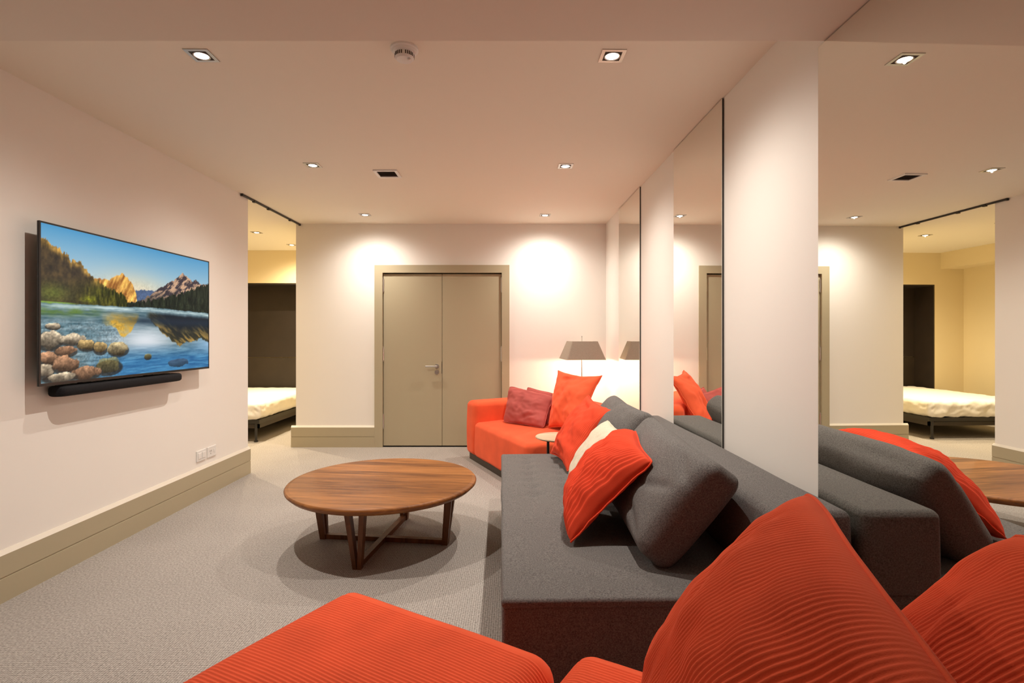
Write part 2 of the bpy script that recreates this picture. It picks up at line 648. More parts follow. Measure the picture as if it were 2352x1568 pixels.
# back wall round the double door
DX0, DX1, DTOP = -1.535, -0.118, 2.05
struct(bm_obj('wall_back', boxes((X_BACK_END, DX0, Y_BACK, Y_BACK + 0.14, 0, CEIL),
                                 (DX1, 1.25, Y_BACK, Y_BACK + 0.14, 0, CEIL),
                                 (DX0, DX1, Y_BACK, Y_BACK + 0.14, DTOP, CEIL)), M['wall']))


def skirting(name, p0, p1, nrm, parent=None):
    """tall two-step skirting board with a groove and a bevelled top, from p0 to p1, nrm points into the room"""
    p0, p1, nrm = Vector(p0), Vector(p1), Vector(nrm)
    prof = [(0, 0), (0.022, 0), (0.022, 0.117), (0.017, 0.119), (0.017, 0.124), (0.022, 0.126), (0.022, 0.232), (0, 0.232)]
    secs = [[q + nrm * d + Vector((0, 0, z)) for d, z in prof] for q in (p0, p1)]
    o = struct(bm_obj(name, loft(secs), M['trim']))
    prof2 = [(0, 0.232), (0.022, 0.232), (0.006, 0.252), (0, 0.252)]
    secs = [[q + nrm * d + Vector((0, 0, z)) for d, z in prof2] for q in (p0, p1)]
    bm_obj('cap_bevel', loft(secs), M['trimtop'], o)
    return o


skirting('baseboard_left', (X_LEFT, Y_BEHIND, 0), (X_LEFT, Y_LEFT_END + 0.01, 0), (1, 0, 0))
skirting('baseboard_back', (X_BACK_END - 0.05, Y_BACK, 0), (-1.617, Y_BACK, 0), (0, -1, 0))
skirting('baseboard_back_corner', (-0.04, Y_BACK, 0), (1.05, Y_BACK, 0), (0, -1, 0))

# ---- double door
door = struct(empty('door_1', ((DX0 + DX1) / 2, Y_BACK, 0)))
dx = (DX0 + DX1) / 2
cas = boxes((-1.617 - dx, DX0 + 0.012 - dx, -0.02, 0.0, 0, 2.128),
            (DX1 - 0.012 - dx, -0.04 - dx, -0.02, 0.0, 0, 2.128),
            (DX0 + 0.012 - dx, DX1 - 0.012 - dx, -0.02, 0.0, DTOP - 0.012, 2.128))
box(cas, DX0 - dx, DX0 + 0.012 - dx, 0.0, 0.12, 0, DTOP - 0.012)
box(cas, DX1 - 0.012 - dx, DX1 - dx, 0.0, 0.12, 0, DTOP - 0.012)
box(cas, DX0 - dx, DX1 - dx, 0.0, 0.12, DTOP - 0.012, DTOP)
bm_obj('door_casing', cas, M['trim'], door)
bm_obj('threshold', boxes((DX0 - dx, DX1 - dx, 0.0, 0.12, 0.0, 0.003)), M['blackmetal'], door)
split = -0.83
for (a, b, hx) in ((DX0 + 0.016, split - 0.002, DX0 + 0.016), (split + 0.002, DX1 - 0.016, DX1 - 0.016)):
    leaf = bm_obj('door_leaf', bevbox(a - dx, b - dx, 0.012, 0.055, 0.012, DTOP - 0.024, 0.002, 1), M['trim'], door)
    for hz in (1.90, 1.09, 0.30):
        hb = bmesh.new()
        tube(hb, (hx - dx, 0.004, hz - 0.075), (hx - dx, 0.004, hz + 0.075), 0.009, n=10)
        tube(hb, (hx - dx, 0.004, hz - 0.09), (hx - dx, 0.004, hz + 0.09), 0.005, n=8)
        bm_obj('hinge', hb, M['chrome'], leaf)
    if hx < split:
        h = bmesh.new()
        hxp = split - 0.062 - dx
        tube(h, (hxp, 0.012, 0.945), (hxp, 0.004, 0.945), 0.026, n=24)
        tube(h, (hxp, 0.004, 0.945), (hxp, -0.048, 0.945), 0.009, n=12)
        tube(h, (hxp + 0.012, -0.045, 0.945), (hxp - 0.125, -0.045, 0.945), 0.0105, n=12)
        bm_obj('lever_handle', h, M['chrome'], leaf, smooth=False)
        k = bmesh.new()
        tube(k, (hxp, 0.012, 0.875), (hxp, 0.004, 0.875), 0.026, n=24)
        tube(k, (hxp, 0.004, 0.875), (hxp, -0.012, 0.875), 0.009, n=12)
        bm_obj('lock_cylinder', k, M['chrome'], leaf)
        bm_obj('strike_plate', boxes((split - 0.006 - dx, split - 0.002 - dx, 0.0105, 0.0125, 0.86, 1.0)), M['dark_hole'], leaf)

# ---- bedroom beyond the opening
struct(bm_obj('wall_bedroom_side', boxes((X_BACK_END, X_BACK_END + 0.12, Y_BACK + 0.14, 8.9, 0, CEIL)), M['bedwall']))
struct(bm_obj('wall_bedroom_left', boxes((-5.25, -5.1, 4.3, 8.9, 0, CEIL)), M['bedwall']))
struct(bm_obj('wall_bedroom_front', boxes((-5.1, X_LEFT - 0.12, 4.3, 4.42, 0, CEIL)), M['bedwall']))
YB = 8.1
NX0, NX1, NTOP = -4.62, -2.85, 2.11
struct(bm_obj('wall_bedroom_far', boxes((-5.1, NX0, YB, YB + 0.5, 0, CEIL), (NX1, X_BACK_END, YB, YB + 0.5, 0, CEIL),
                                        (NX0, NX1, YB, YB + 0.5, NTOP, CEIL), (NX0, NX1, YB + 0.42, YB + 0.5, 0, NTOP)), M['bedwall']))
struct(bm_obj('trim_1', boxes((-5.1, -4.72, 4.42, YB, 2.36, CEIL)), M['bedwall']))

# ================================================================== MIRRORS
for (l0, l1, top, lab) in ((4.623, 5.437, CEIL - 0.004, 'tall frameless wall mirror nearest the floor lamp, reflecting its shade'),
                           (2.897, 3.709, CEIL - 0.004, 'tall frameless wall mirror between two white wall strips, above the grey back cushions'),
                           (1.198, 2.018, CEIL_LOW - 0.004, 'tall frameless wall mirror beside the corduroy sofa, reflecting the white bed')):
    mo = empty('wall_mirror', wallp(WALL_C, (l0 + l1) / 2, 0.22), WALL_A)
    tag(mo, lab, 'mirror', 'tall mirrors along the wall behind the daybed')
    hw = (l1 - l0) / 2
    bm_obj('backing', boxes((-0.0098, -0.0005, -hw, hw, 0, top - 0.22)), M['mirror_edge'], mo)
    bm_obj('glass', boxes((-0.0125, -0.0098, -hw + 0.0015, hw - 0.0015, 0.0015, top - 0.22 - 0.0015)), M['mirror'], mo)


# ================================================================== DOWNLIGHTS
def downlight(x, y, label, watts, col, glow, group, tilt=0.0):
    r = empty('downlight', (x, y, CEIL), WALL_A)
    tag(r, label, 'ceiling light', group)
    s, t = 0.056, 0.040
    bm = bmesh.new()
    # square trim ring, slightly proud of the ceiling
    for (a, b, c, d) in ((-s, s, -s, -t), (-s, s, t, s), (-s, -t, -t, t), (t, s, -t, t)):
        box(bm, a, b, c, d, -0.004, 0.0)
    bm_obj('trim_frame', bm, M['downframe'], r)
    bm_obj('gimbal_plate', boxes((-t, t, -t, t, -0.002, 0.0)), M['dark_hole'], r)
    bm_obj('gimbal_ring', lathe([(0.034, -0.002), (0.037, -0.0055), (0.031, -0.0055), (0.030, -0.002)], 32), M['chrome'], r, smooth=True)
    bm_obj('bulb', lathe([(0.0, -0.0075), (0.018, -0.007), (0.027, -0.005), (0.030, -0.002), (0.0, -0.002)], 32), glow, r, smooth=True)
    ld = bpy.data.lights.new('downlight_beam', 'SPOT')
    ld.energy = watts
    ld.color = col
    ld.spot_size = math.radians(172)
    ld.spot_blend = 0.6
    # soft reflector beam: intensity falls off as a power of the cosine from the axis
    ld.use_nodes = True
    nt = ld.node_tree
    em = [n for n in nt.nodes if n.type == 'EMISSION'][0]
    tcn = nt.nodes.new('ShaderNodeTexCoord')
    sx = nt.nodes.new('ShaderNodeSeparateXYZ')
    ab = nt.nodes.new('ShaderNodeMath')
    ab.operation = 'ABSOLUTE'
    pw = nt.nodes.new('ShaderNodeMath')
    pw.operation = 'POWER'
    pw.inputs[1].default_value = BEAM_POWER
    nt.links.new(tcn.outputs['Normal'], sx.inputs['Vector'])
    nt.links.new(sx.outputs['Z'], ab.inputs[0])
    nt.links.new(ab.outputs[0], pw.inputs[0])
    nt.links.new(pw.outputs[0], em.inputs['Strength'])
    ld.shadow_soft_size = 0.007
    lo = bpy.data.objects.new('downlight_beam', ld)
    lo.location = (0, 0, -0.0145)
    lo.rotation_euler = (math.radians(tilt), 0, 0)
    lo.parent = r
    COL.objects.link(lo)
    return r


G1 = 'square recessed downlights in the living room ceiling'
downlight(-1.451, 2.456, 'square recessed downlight between the smoke detector and the television wall', SPOT_W, WARM, M['lamp_glow'], G1)
downlight(0.464, 2.46, 'square recessed downlight between the smoke detector and the mirrored wall', SPOT_W, WARM, M['lamp_glow'], G1)
downlight(-1.535, 4.04, 'square recessed downlight between the air vent and the television wall', SPOT_W, WARM, M['lamp_glow'], G1)
downlight(0.406, 4.06, 'square recessed downlight between the air vent and the mirrored wall', SPOT_W, WARM, M['lamp_glow'], G1)
downlight(-1.60, 5.70, 'square recessed downlight washing the white wall beside the bedroom opening', SPOT_W * 0.72, WARM, M['lamp_glow'], G1, 5)
downlight(0.35, 5.72, 'square recessed downlight washing the wall between double door and floor lamp', SPOT_W * 0.78, WARM, M['lamp_glow'], G1, 5)
G2 = 'recessed downlights in the bedroom ceiling'
downlight(-3.25, 6.68, 'warm recessed bedroom downlight over the foot of the white bed', BED_W, WARMER, M['lamp_glow_warm'], G2)
downlight(-3.19, 7.60, 'warm recessed bedroom downlight over the head of the white bed', BED_W, WARMER, M['lamp_glow_warm'], G2)
downlight(-3.50, 5.88, 'warm recessed bedroom downlight between the bed foot and the curtain track', BED_W, WARMER, M['lamp_glow_warm'], G2)

# ================================================================== CEILING FITTINGS
sd = empty('smoke_detector', (-0.494, 2.40, CEIL))
tag(sd, 'white round smoke detector with slotted side, on the ceiling', 'smoke detector')
bm_obj('base_plate', lathe([(0.0, 0.0), (0.063, 0.0), (0.063, -0.008), (0.058, -0.012), (0.0, -0.012)], 40), M['white'], sd, smooth=False)
bm_obj('housing', lathe([(0.055, -0.012), (0.052, -0.020), (0.043, -0.024), (0.043, -0.044), (0.036, -0.052), (0.0, -0.054)], 40), M['white'], sd, smooth=False)
for k in range(30):
    a = 2 * PI * k / 30
    if k % 6 == 5:
        continue
    sl = boxes((0.0425, 0.0445, -0.0022, 0.0022, -0.042, -0.027))
    bmesh.ops.rotate(sl, verts=sl.verts, cent=(0, 0, 0), matrix=Matrix.Rotation(a, 3, 'Z'))
    bm_obj('vent_slot', sl, M['dark_hole'], sd)
bm_obj('test_button', lathe([(0.0, -0.060), (0.006, -0.059), (0.008, -0.054), (0.0, -0.053)], 16, 0.024, -0.014), M['white'], sd, smooth=True)

av = empty('air_vent', (-1.01, 4.245, CEIL))
tag(av, 'small square white air vent with dark grille in the ceiling', 'air vent')
s, t = 0.095, 0.072
fr = bmesh.new()
for (a, b, c, d) in ((-s, s, -s, -t), (-s, s, t, s), (-s, -t, -t, t), (t, s, -t, t)):
    box(fr, a, b, c, d, -0.010, 0.0)
bm_obj('frame', fr, M['white'], av)
bm_obj('backing', boxes((-t, t, -t, t, -0.002, 0.0)), M['vent'], av)
for k in range(7):
    yy = -t + 0.0103 * 2 * (k + 0.5)
    sl = boxes((-t, t, yy - 0.007, yy + 0.007, -0.0055, -0.0045))
    bmesh.ops.rotate(sl, verts=sl.verts, cent=(0, yy, -0.005), matrix=Matrix.Rotation(math.radians(22), 3, 'X'))
    bm_obj('slat', sl, M['vent'], av)

tr = empty('curtain_track', (-2.495, 5.5, CEIL))
tag(tr, 'thin black curtain track on the ceiling across the bedroom opening', 'curtain track')
bm_obj('rail', bevbox(-0.008, 0.008, -0.64, 0.66, -0.020, 0.0, 0.003, 1), M['blackmetal'], tr)
for yy in (-0.42, -0.12, 0.40):
    g = boxes((-0.012, 0.012, yy - 0.016, yy + 0.016, -0.027, -0.004))
    bm_obj('glider', g, M['blackmetal'], tr)
for yy in (-0.645, 0.665):
    bm_obj('end_cap', boxes((-0.011, 0.011, yy - 0.008, yy + 0.008, -0.023, 0.0)), M['blackmetal'], tr)

# ================================================================== TELEVISION
TVX = -2.42
TY0, TY1 = 2.69, 4.195
TZ0, TZ1 = EYE - 0.262, EYE + 0.588


def tvp(xz, yz):
    """a spot on the printed screen picture, read off a close-up, as (u, v) from its top left corner"""
    x, y = 80 + 0.274 * xz, 490 + 0.274 * yz
    u = (2.42 * FPX / (1178 - x) - TY0) / (TY1 - TY0)
    top, bot = 503 + (x - 90) * 0.2487, 887 - (x - 90) * 0.1077
    return u, (y - top) / (bot - top)


def vnoise(x, y, seed):
    def hsh(ix, iy):
        n = ix * 374761393 + iy * 668265263 + seed * 974711
        n = (n ^ (n >> 13)) * 1274126177
        n = n & 0x7fffffff
        return ((n ^ (n >> 16)) & 0xffff) / 65535.0
    ix, iy = np.floor(x).astype(np.int64), np.floor(y).astype(np.int64)
    fx, fy = x - ix, y - iy
    fx, fy = fx * fx * (3 - 2 * fx), fy * fy * (3 - 2 * fy)
    return (hsh(ix, iy) * (1 - fx) + hsh(ix + 1, iy) * fx) * (1 - fy) + (hsh(ix, iy + 1) * (1 - fx) + hsh(ix + 1, iy + 1) * fx) * fy


def fbm(x, y, seed, octv=4):
    s, a, t = 0, 1.0, 0
    for k in range(octv):
        s = s + a * vnoise(x * 2 ** k, y * 2 ** k, seed + k)
        t += a
        a *= 0.55
    return np.clip((s / t - 0.5) * 1.7 + 0.5, 0, 1)


def paint(W, H):
    u, v = np.meshgrid(np.linspace(0, 1, W), np.linspace(0, 1, H), indexing='ij')
    img = np.zeros((W, H, 3))

    def C(*c):
        return np.array(c, float)

    def mix(mask, col):
        nonlocal img
        m = np.clip(mask, 0, 1)[..., None]
        img = img * (1 - m) + col * m

    def line(pts, jag=0.0, sc=40, seed=3):
        p = sorted(tvp(*q) for q in pts)
        f = np.interp(u, [a for a, b in p], [b for a, b in p])
        return f + (fbm(u * sc, u * 0 + 0.5, seed) - 0.5) * jag

    def soft(x, w=0.004):
        return np.clip(x / w + 0.5, 0, 1)
    # sky
    k = np.clip(v / 0.42, 0, 1)[..., None] ** 0.8
    img = (C(76, 154, 204) * (1 - k) + C(212, 224, 226) * k)
    img = img * 0.9 + 0.1 * C(120, 170, 200)
    glow = np.exp(-((u - 0.45) / 0.22) ** 2 - ((v - 0.38) / 0.15) ** 2)
    mix(glow * 0.8, C(252, 226, 178))
    cl = np.exp(-((u - 0.58) / 0.1) ** 2 - ((v - 0.37) / 0.03) ** 2) * fbm(u * 9, v * 30, 5)
    mix(cl, C(196, 178, 180))
    # far blue ridge
    mix(soft(v - line([(820, 640), (900, 640), (1000, 645), (1100, 640)], 0.02)) * (u > 0.40), C(84, 104, 138)[None, None])
    # golden middle peak
    r = line([(480, 545), (540, 545), (620, 545), (680, 505), (730, 505), (790, 545), (820, 600), (850, 650), (860, 760)], 0.03, 50, 9)
    st = fbm(u * 60 + v * 18, v * 12, 11)
    lo, hi = tvp(470, 600)[0], tvp(860, 600)[0]
    gold = C(238, 190, 96) * st[..., None] * 1.25 + C(150, 92, 44) * (1 - st[..., None])
    mix(soft(v - r) * soft(u - lo) * soft(hi - u, 0.02), np.clip(gold, 0, 255))
    # right peak
    r = line([(780, 745), (930, 710), (1010, 640), (1120, 580), (1200, 525), (1240, 490), (1290, 540), (1320, 570), (1355, 548), (1390, 585), (1460, 590)], 0.03, 45, 13)
    st = fbm(u * 55 + v * 45, v * 22 - u * 14, 17)
    st = np.clip((st - 0.36) * 3.2, 0, 1)[..., None]
    mt = C(66, 58, 66) * (1 - st) + C(214, 172, 140) * st
    low = np.clip((v - 0.30) / 0.12, 0, 1)[..., None]
    mt = mt * (1 - low * 0.6) + C(52, 54, 56) * low * 0.6
    mix(soft(v - r) * soft(u - tvp(775, 700)[0]), mt)
    r = line([(770, 752), (900, 735), (1000, 715), (1100, 695), (1200, 672), (1300, 640), (1400, 602), (1460, 585)], 0.05, 90, 19)
    tr_ = fbm(u * 120, v * 16, 23)[..., None]
    mix(soft(v - r) * soft(u - tvp(768, 700)[0]), C(14, 22, 24) * (1 - tr_) + C(52, 62, 46) * tr_)
    # left mountain
    r = line([(45, 165), (100, 205), (180, 260), (290, 365), (360, 400), (430, 460), (490, 525), (560, 590), (640, 630), (740, 660), (775, 745)], 0.05, 80, 29)
    d = np.clip((v - r) / 0.06, 0, 1)[..., None]
    st = fbm(u * 50, v * 26, 31)[..., None]
    lit = C(206, 158, 74) * st * 1.3 + C(84, 66, 36) * (1 - st)
    sh = C(40, 36, 32) * (1 - st) * 1.1 + C(92, 74, 50) * st
    lm = lit * (1 - d) + sh * d
    fo = fbm(u * 110, v * 18, 37)[..., None]
    fmask = np.clip((u - 0.10) / 0.14, 0, 1)[..., None] * np.clip((v - 0.30) / 0.08, 0, 1)[..., None]
    lm = lm * (1 - fmask) + fmask * (C(22, 30, 16) * (1 - fo) + C(96, 92, 34) * fo * 1.1)
    gm = np.exp(-((u - 0.05) / 0.07) ** 2 - ((v - 0.43) / 0.06) ** 2)[..., None]
    lm = lm * (1 - gm * 0.7) + C(104, 118, 48) * gm * 0.7
    mix(soft(v - r) * soft(tvp(775, 700)[0] - u, 0.01), np.clip(lm, 0, 255))
    g = np.exp(-((u - tvp(440, 715)[0]) / 0.03) ** 2 - ((v - tvp(440, 715)[1]) / 0.025) ** 2)
    mix(g * 1.1 * fbm(u * 60, v * 60, 41), C(190, 196, 40))
    g = soft(v - 0.485) * np.clip((0.17 - u) / 0.06, 0, 1)
    mix(g, C(128, 160, 70))
    # water
    shore = line([(45, 745), (300, 760), (700, 778), (1000, 790), (1465, 840)], 0.008, 30, 43)
    w = soft(v - shore)
    wk = np.clip((v - 0.5) / 0.5, 0, 1)[..., None]
    wav = fbm(u * 14, v * 90, 47)[..., None]
    wat = C(58, 92, 104) * (1 - wav) + C(140, 164, 172) * wav
    pale = np.exp(-((u - 0.52) / 0.20) ** 2 - ((v - 0.74) / 0.11) ** 2)[..., None]
    wat = wat * (1 - pale) + C(226, 232, 238) * pale
    blue = np.clip((v - 0.76) / 0.14, 0, 1)[..., None] * np.clip((u - 0.18) / 0.2, 0, 1)[..., None]
    wat = wat * (1 - blue * 0.85) + (C(30, 96, 156) * (1 - wav) + C(74, 150, 200) * wav) * blue * 0.85
    tr2 = np.clip((u - 0.80) / 0.2, 0, 1)[..., None] * np.exp(-((v - 0.78) / 0.07) ** 2)[..., None]
    wat = wat * (1 - tr2) + C(150, 190, 222) * tr2
    mix(w, wat)
    # bright stream line along the shore
    mix(w * np.exp(-((v - shore - 0.018) / 0.016) ** 2) * np.clip(fbm(u * 10, v * 70, 53) * 1.5 - 0.1, 0, 1), C(206, 226, 226))
    mix(w * np.exp(-((v - shore - 0.05) / 0.03) ** 2) * np.clip((0.3 - u) / 0.1, 0, 1) * fbm(u * 20, v * 60, 59), C(96, 128, 50))
    # reflections
    r = line([(560, 930), (680, 960), (720, 1040), (745, 1055), (800, 1010), (840, 930), (860, 900)], 0.02, 50, 61)
    gx = soft(u - tvp(600, 900)[0], 0.06) * soft(tvp(865, 900)[0] - u, 0.02)
    mix(w * soft(r - v, 0.012) * soft(v - tvp(730, 850)[1], 0.05) * gx * (0.5 + 0.6 * fbm(u * 40, v * 40, 67)), C(230, 178, 66))
    r = line([(960, 880), (1000, 930), (1080, 1010), (1160, 1080), (1215, 1120), (1270, 1085), (1330, 1080), (1400, 1055), (1465, 1080)], 0.03, 50, 71)
    st = np.clip((fbm(u * 50 - v * 45, v * 20, 73) - 0.35) * 2.6, 0, 1)[..., None]
    near = np.clip(1 - (r - v) / 0.16, 0, 1)[..., None]
    rf = (C(24, 34, 44) * (1 - near) + near * (C(62, 60, 44) * (1 - st) + C(188, 150, 78) * st))
    mix(w * soft(r - v, 0.01) * soft(u - tvp(950, 900)[0], 0.03) * soft(v - shore - 0.045, 0.03), rf)
    dk = np.clip((u - 0.3) / 0.2, 0, 1) * np.exp(-((v - 0.585) / 0.035) ** 2)
    mix(w * dk * 0.75, C(30, 48, 66))
    # stones
    stones = [(140, 948, 62, 28, 0), (110, 1060, 105, 82, 0), (300, 1062, 112, 46, 0), (432, 1110, 74, 46, 1), (545, 1135, 56, 50, 1),
              (700, 1142, 82, 56, 2), (250, 1160, 95, 46, 3), (110, 1225, 100, 52, 3), (620, 1290, 108, 66, 4), (250, 1275, 105, 72, 3),
              (430, 1345, 112, 58, 3), (75, 1330, 72, 66, 0), (210, 1392, 140, 40, 0), (948, 1210, 28, 24, 4), (1215, 1262, 90, 36, 5)]
    base = [C(226, 204, 172), C(196, 164, 108), C(206, 184, 138), C(198, 148, 112), C(168, 146, 78), C(70, 74, 92)]
    for (sx, sy, rx, ry, ci) in stones:
        cu, cv = tvp(sx, sy)
        ru = abs(tvp(sx + rx, sy)[0] - tvp(sx - rx, sy)[0]) / 2
        rv = abs(tvp(sx, sy + ry)[1] - tvp(sx, sy - ry)[1]) / 2
        q = ((u - cu) / ru) ** 2 + ((v - cv) / rv) ** 2 + (fbm(u * 30, v * 22, 80 + int(sx)) - 0.5) * 0.9
        tex = fbm(u * 46, v * 34, 97 + int(sy))[..., None]
        top = np.clip((v - cv) / rv * 0.55 + 0.5, 0, 1)[..., None]
        colr = base[ci] * (1 - top * 0.72) * (0.80 + 0.55 * tex)
        under = ((u - cu) / (ru * 1.1)) ** 2 + ((v - cv - rv * 0.3) / (rv * 1.05)) ** 2
        if ci != 5:
            mix(soft(1 - under, 0.25) * 0.75, C(40, 36, 32))
        mix(soft(1 - q, 0.15) * (0.6 if ci in (4, 5) else 1.0), np.clip(colr, 0, 255))
    fine = 0.80 + 0.40 * fbm(u * 150, v * 95, 131, 2)[..., None]
    land = (np.clip((v - 0.25) / 0.2, 0, 1) * np.clip((0.5 - v) / 0.03, 0, 1) + np.clip((v - 0.58) / 0.05, 0, 1) * np.clip((0.42 - u) / 0.08, 0, 1))[..., None] * 0.8
    img = img * (1 - land + land * fine)
    img = np.clip(img, 0, 255) / 255.0
    return np.where(img <= 0.04045, img / 12.92, ((img + 0.055) / 1.055) ** 2.4)


tv = empty('television', (X_LEFT, (TY0 + TY1) / 2, TZ0))
tag(tv, 'large flat television on the wall showing a mountain lake with stones', 'television')
hw, th = (TY1 - TY0) / 2, TZ1 - TZ0
fx = TVX - X_LEFT
bm_obj('housing', bevbox(fx - 0.012, fx - 0.001, -hw, hw, 0, th, 0.002, 1), M['black'], tv)
bm_obj('rear_housing', bevbox(fx - 0.040, fx - 0.012, -hw * 0.7, hw * 0.7, th * 0.15, th * 0.8, 0.01, 2), M['black'], tv)
bz = bmesh.new()
e = 0.009
for (a, b, c, d) in ((-hw, hw, 0, e * 1.6), (-hw, hw, th - e, th), (-hw, -hw + e, e * 1.6, th - e), (hw - e, hw, e * 1.6, th - e)):
    box(bz, fx - 0.001, fx + 0.002, a, b, c, d)
bm_obj('bezel', bz, M['black'], tv)
bm_obj('wall_bracket', boxes((0.003, fx - 0.040, -0.25, 0.25, th / 2 - 0.2, th / 2 + 0.2)), M['blackmetal'], tv)
PW, PH = 360, 204
pic = paint(PW, PH)
us = np.linspace(-hw + e, hw - e, PW)
vs_z = np.linspace(th - e, e * 1.6, PH)
pv = [(fx + 0.0, a, b) for a in us for b in vs_z]
pf = [(i * PH + j, (i + 1) * PH + j, (i + 1) * PH + j + 1, i * PH + j + 1) for i in range(PW - 1) for j in range(PH - 1)]
pm = bpy.data.meshes.new('screen')
pm.from_pydata(pv, [], [f[::-1] for f in pf])
at = pm.color_attributes.new('picture', 'FLOAT_COLOR', 'POINT')
rgba = np.ones((PW * PH, 4), np.float32)
rgba[:, :3] = pic.reshape(-1, 3)
at.data.foreach_set('color', rgba.ravel())
sm, snt, sb = new_mat('screen_picture')
ca = snt.nodes.new('ShaderNodeVertexColor')
ca.layer_name = 'picture'
sb.inputs['Base Color'].default_value = (0.004, 0.004, 0.004, 1)
sb.inputs['Roughness'].default_value = 0.2
sb.inputs['Specular IOR Level'].default_value = 0.12
sb.inputs['Emission Strength'].default_value = 0.95
snt.links.new(ca.outputs['Color'], sb.inputs['Emission Color'])
so = obj('screen', pm, sm, tv)
so['label'] = 'lit screen picture of a mountain lake'

# soundbar under it
sbz = empty('soundbar', (X_LEFT, 3.335, EYE - 0.332))
tag(sbz, 'long black rounded soundbar mounted below the television', 'soundbar')
L, R = 0.515, 0.048
secs = []
for yy, k in [(-L, 0.55), (-L + 0.008, 0.78), (-L + 0.022, 0.92), (-L + 0.045, 1.0), (L - 0.045, 1.0), (L - 0.022, 0.92), (L - 0.008, 0.78), (L, 0.55)]:
    secs.append([(0.055 + 0.052 * k * math.copysign(abs(math.cos(a)) ** 0.6, math.cos(a)), yy, 0.030 + 0.030 * (0.75 + 0.25 * k) * math.copysign(abs(math.sin(a)) ** 0.6, math.sin(a)))
                 for a in [2 * PI * q / 24 for q in range(24)]])
bm_obj('body', loft(secs), M['blackcloth'], sbz, smooth=True)
for yy in (-0.27, 0.27):
    bm_obj('bracket', boxes((0.001, 0.03, yy - 0.03, yy + 0.03, 0.0, 0.07)), M['blackmetal'], sbz)

# ================================================================== SOCKETS
for (y0, y1, nm, lab) in ((4.172, 4.298, 'wall_switch', 'white double rocker plate just above the skirting, nearer the television'),
                          (4.318, 4.444, 'wall_socket', 'white socket plate just above the skirting, nearer the bedroom opening')):
    p = empty(nm, (X_LEFT, (y0 + y1) / 2, 0.30))
    tag(p, lab, 'wall socket')
    w2 = (y1 - y0) / 2
    bm_obj('plate', bevbox(0, 0.009, -w2, w2, 0, 0.086, 0.003, 2), M['white'], p)
    if nm == 'wall_switch':
        for k in (-1, 1):
            bm_obj('rocker', bevbox(0.009, 0.013, k * 0.028 - 0.022, k * 0.028 + 0.022, 0.02, 0.066, 0.0015, 1), M['white'], p)
    else:
        for (a, b) in ((-0.028, 0.050), (-0.012, 0.050), (-0.020, 0.030)):
            bm_obj('socket_hole', boxes((0.0088, 0.0096, a - 0.002, a + 0.002, b - 0.006, b + 0.006)), M['dark_hole'], p)
        bm_obj('rocker', bevbox(0.009, 0.012, 0.022, 0.038, 0.030, 0.056, 0.001, 1), M['white'], p)

# ================================================================== COFFEE TABLE
ct = empty('coffee_table', (-0.82, 3.35, 0), math.radians(-7))
tag(ct, 'round walnut coffee table with splayed V legs and crossed floor bars', 'coffee table')
TOP = 0.393
bm_obj('table_top', lathe([(0.0, TOP), (0.560, TOP), (0.578, TOP - 0.003), (0.586, TOP - 0.012), (0.584, TOP - 0.022), (0.560, TOP - 0.044), (0.0, TOP - 0.044)], 96), M['wood'], ct)
for p in ct.children[-1].data.polygons:
    p.use_smooth = abs(p.normal.z) < 0.9
LR = 0.40
for k in range(4):
    a = -PI / 2 + k * PI / 2
    er = Vector((math.cos(a), math.sin(a), 0))
    et = Vector((-math.sin(a), math.cos(a), 0))
    leg = empty('leg', (0, 0, 0))
    leg.parent = ct
    for s in (-1, 1):
        secs = []
        for f, off, wt, wr_, ro in ((0.0, 0.0125, 0.023, 0.036, 0.0), (1.0, 0.046, 0.030, 0.046, 0.035)):
            z = 0.0 + f * (TOP - 0.044)
            c = er * (LR + ro) + et * (s * off) + Vector((0, 0, z))
            secs.append([c + et * (wt / 2) + er * (wr_ / 2), c - et * (wt / 2) + er * (wr_ / 2), c - et * (wt / 2) - er * (wr_ / 2), c + et * (wt / 2) - er * (wr_ / 2)])
        bm_obj('leg_board', loft(secs), M['woodleg'], leg)
for ang in (0, PI / 2):
    b = boxes((-LR, LR, -0.018, 0.018, 0.004 if ang else 0.002, 0.034 if ang else 0.030))
    bmesh.ops.rotate(b, verts=b.verts, cent=(0, 0, 0), matrix=Matrix.Rotation(ang, 3, 'Z'))
    bm_obj('stretcher', b, M['woodleg'], ct)

# ================================================================== GREY DAYBED
Y0, Y1 = 1.79, 3.97
gs = empty('grey_daybed', wallp(WALL_C, 0), WALL_A)
tag(gs, 'long grey woollen daybed with low back along the mirrored wall', 'sofa')
x_in, x_out = 0.0 - WALL_C, 1.196 - WALL_C
hx, hy = (x_out - x_in) / 2, (Y1 - Y0) / 2
tuf = []
for i in range(5):
    for j in range(7):
        tuf.append((-0.42 + 0.20 * i, 0.06 + 0.15 * j, 0.020, 0.036))
bm_obj('base', roundbox(x_in + 0.004, x_out - 0.004, Y0 + 0.006, Y1 - 0.006, 0.05, 0.398, 0.02, (10, 16, 6), puff_fn(0, 0.002, seed=3)), M['grey'], gs, smooth=True)
bm_obj('seat', roundbox(x_in, x_out, Y0, Y1, 0.384, 0.42, 0.0165, (50, 90, 2), puff_fn(0.012, 0.0, seed=8, wob=0.005, tufts=tuf)), M['grey'], gs, smooth=True)
bm_obj('backrest', roundbox(0.917 - WALL_C, x_out, Y0, Y1, 0.41, 0.706, 0.030, (6, 20, 6), puff_fn(0.006, 0.004, seed=5)), M['grey'], gs, smooth=True)
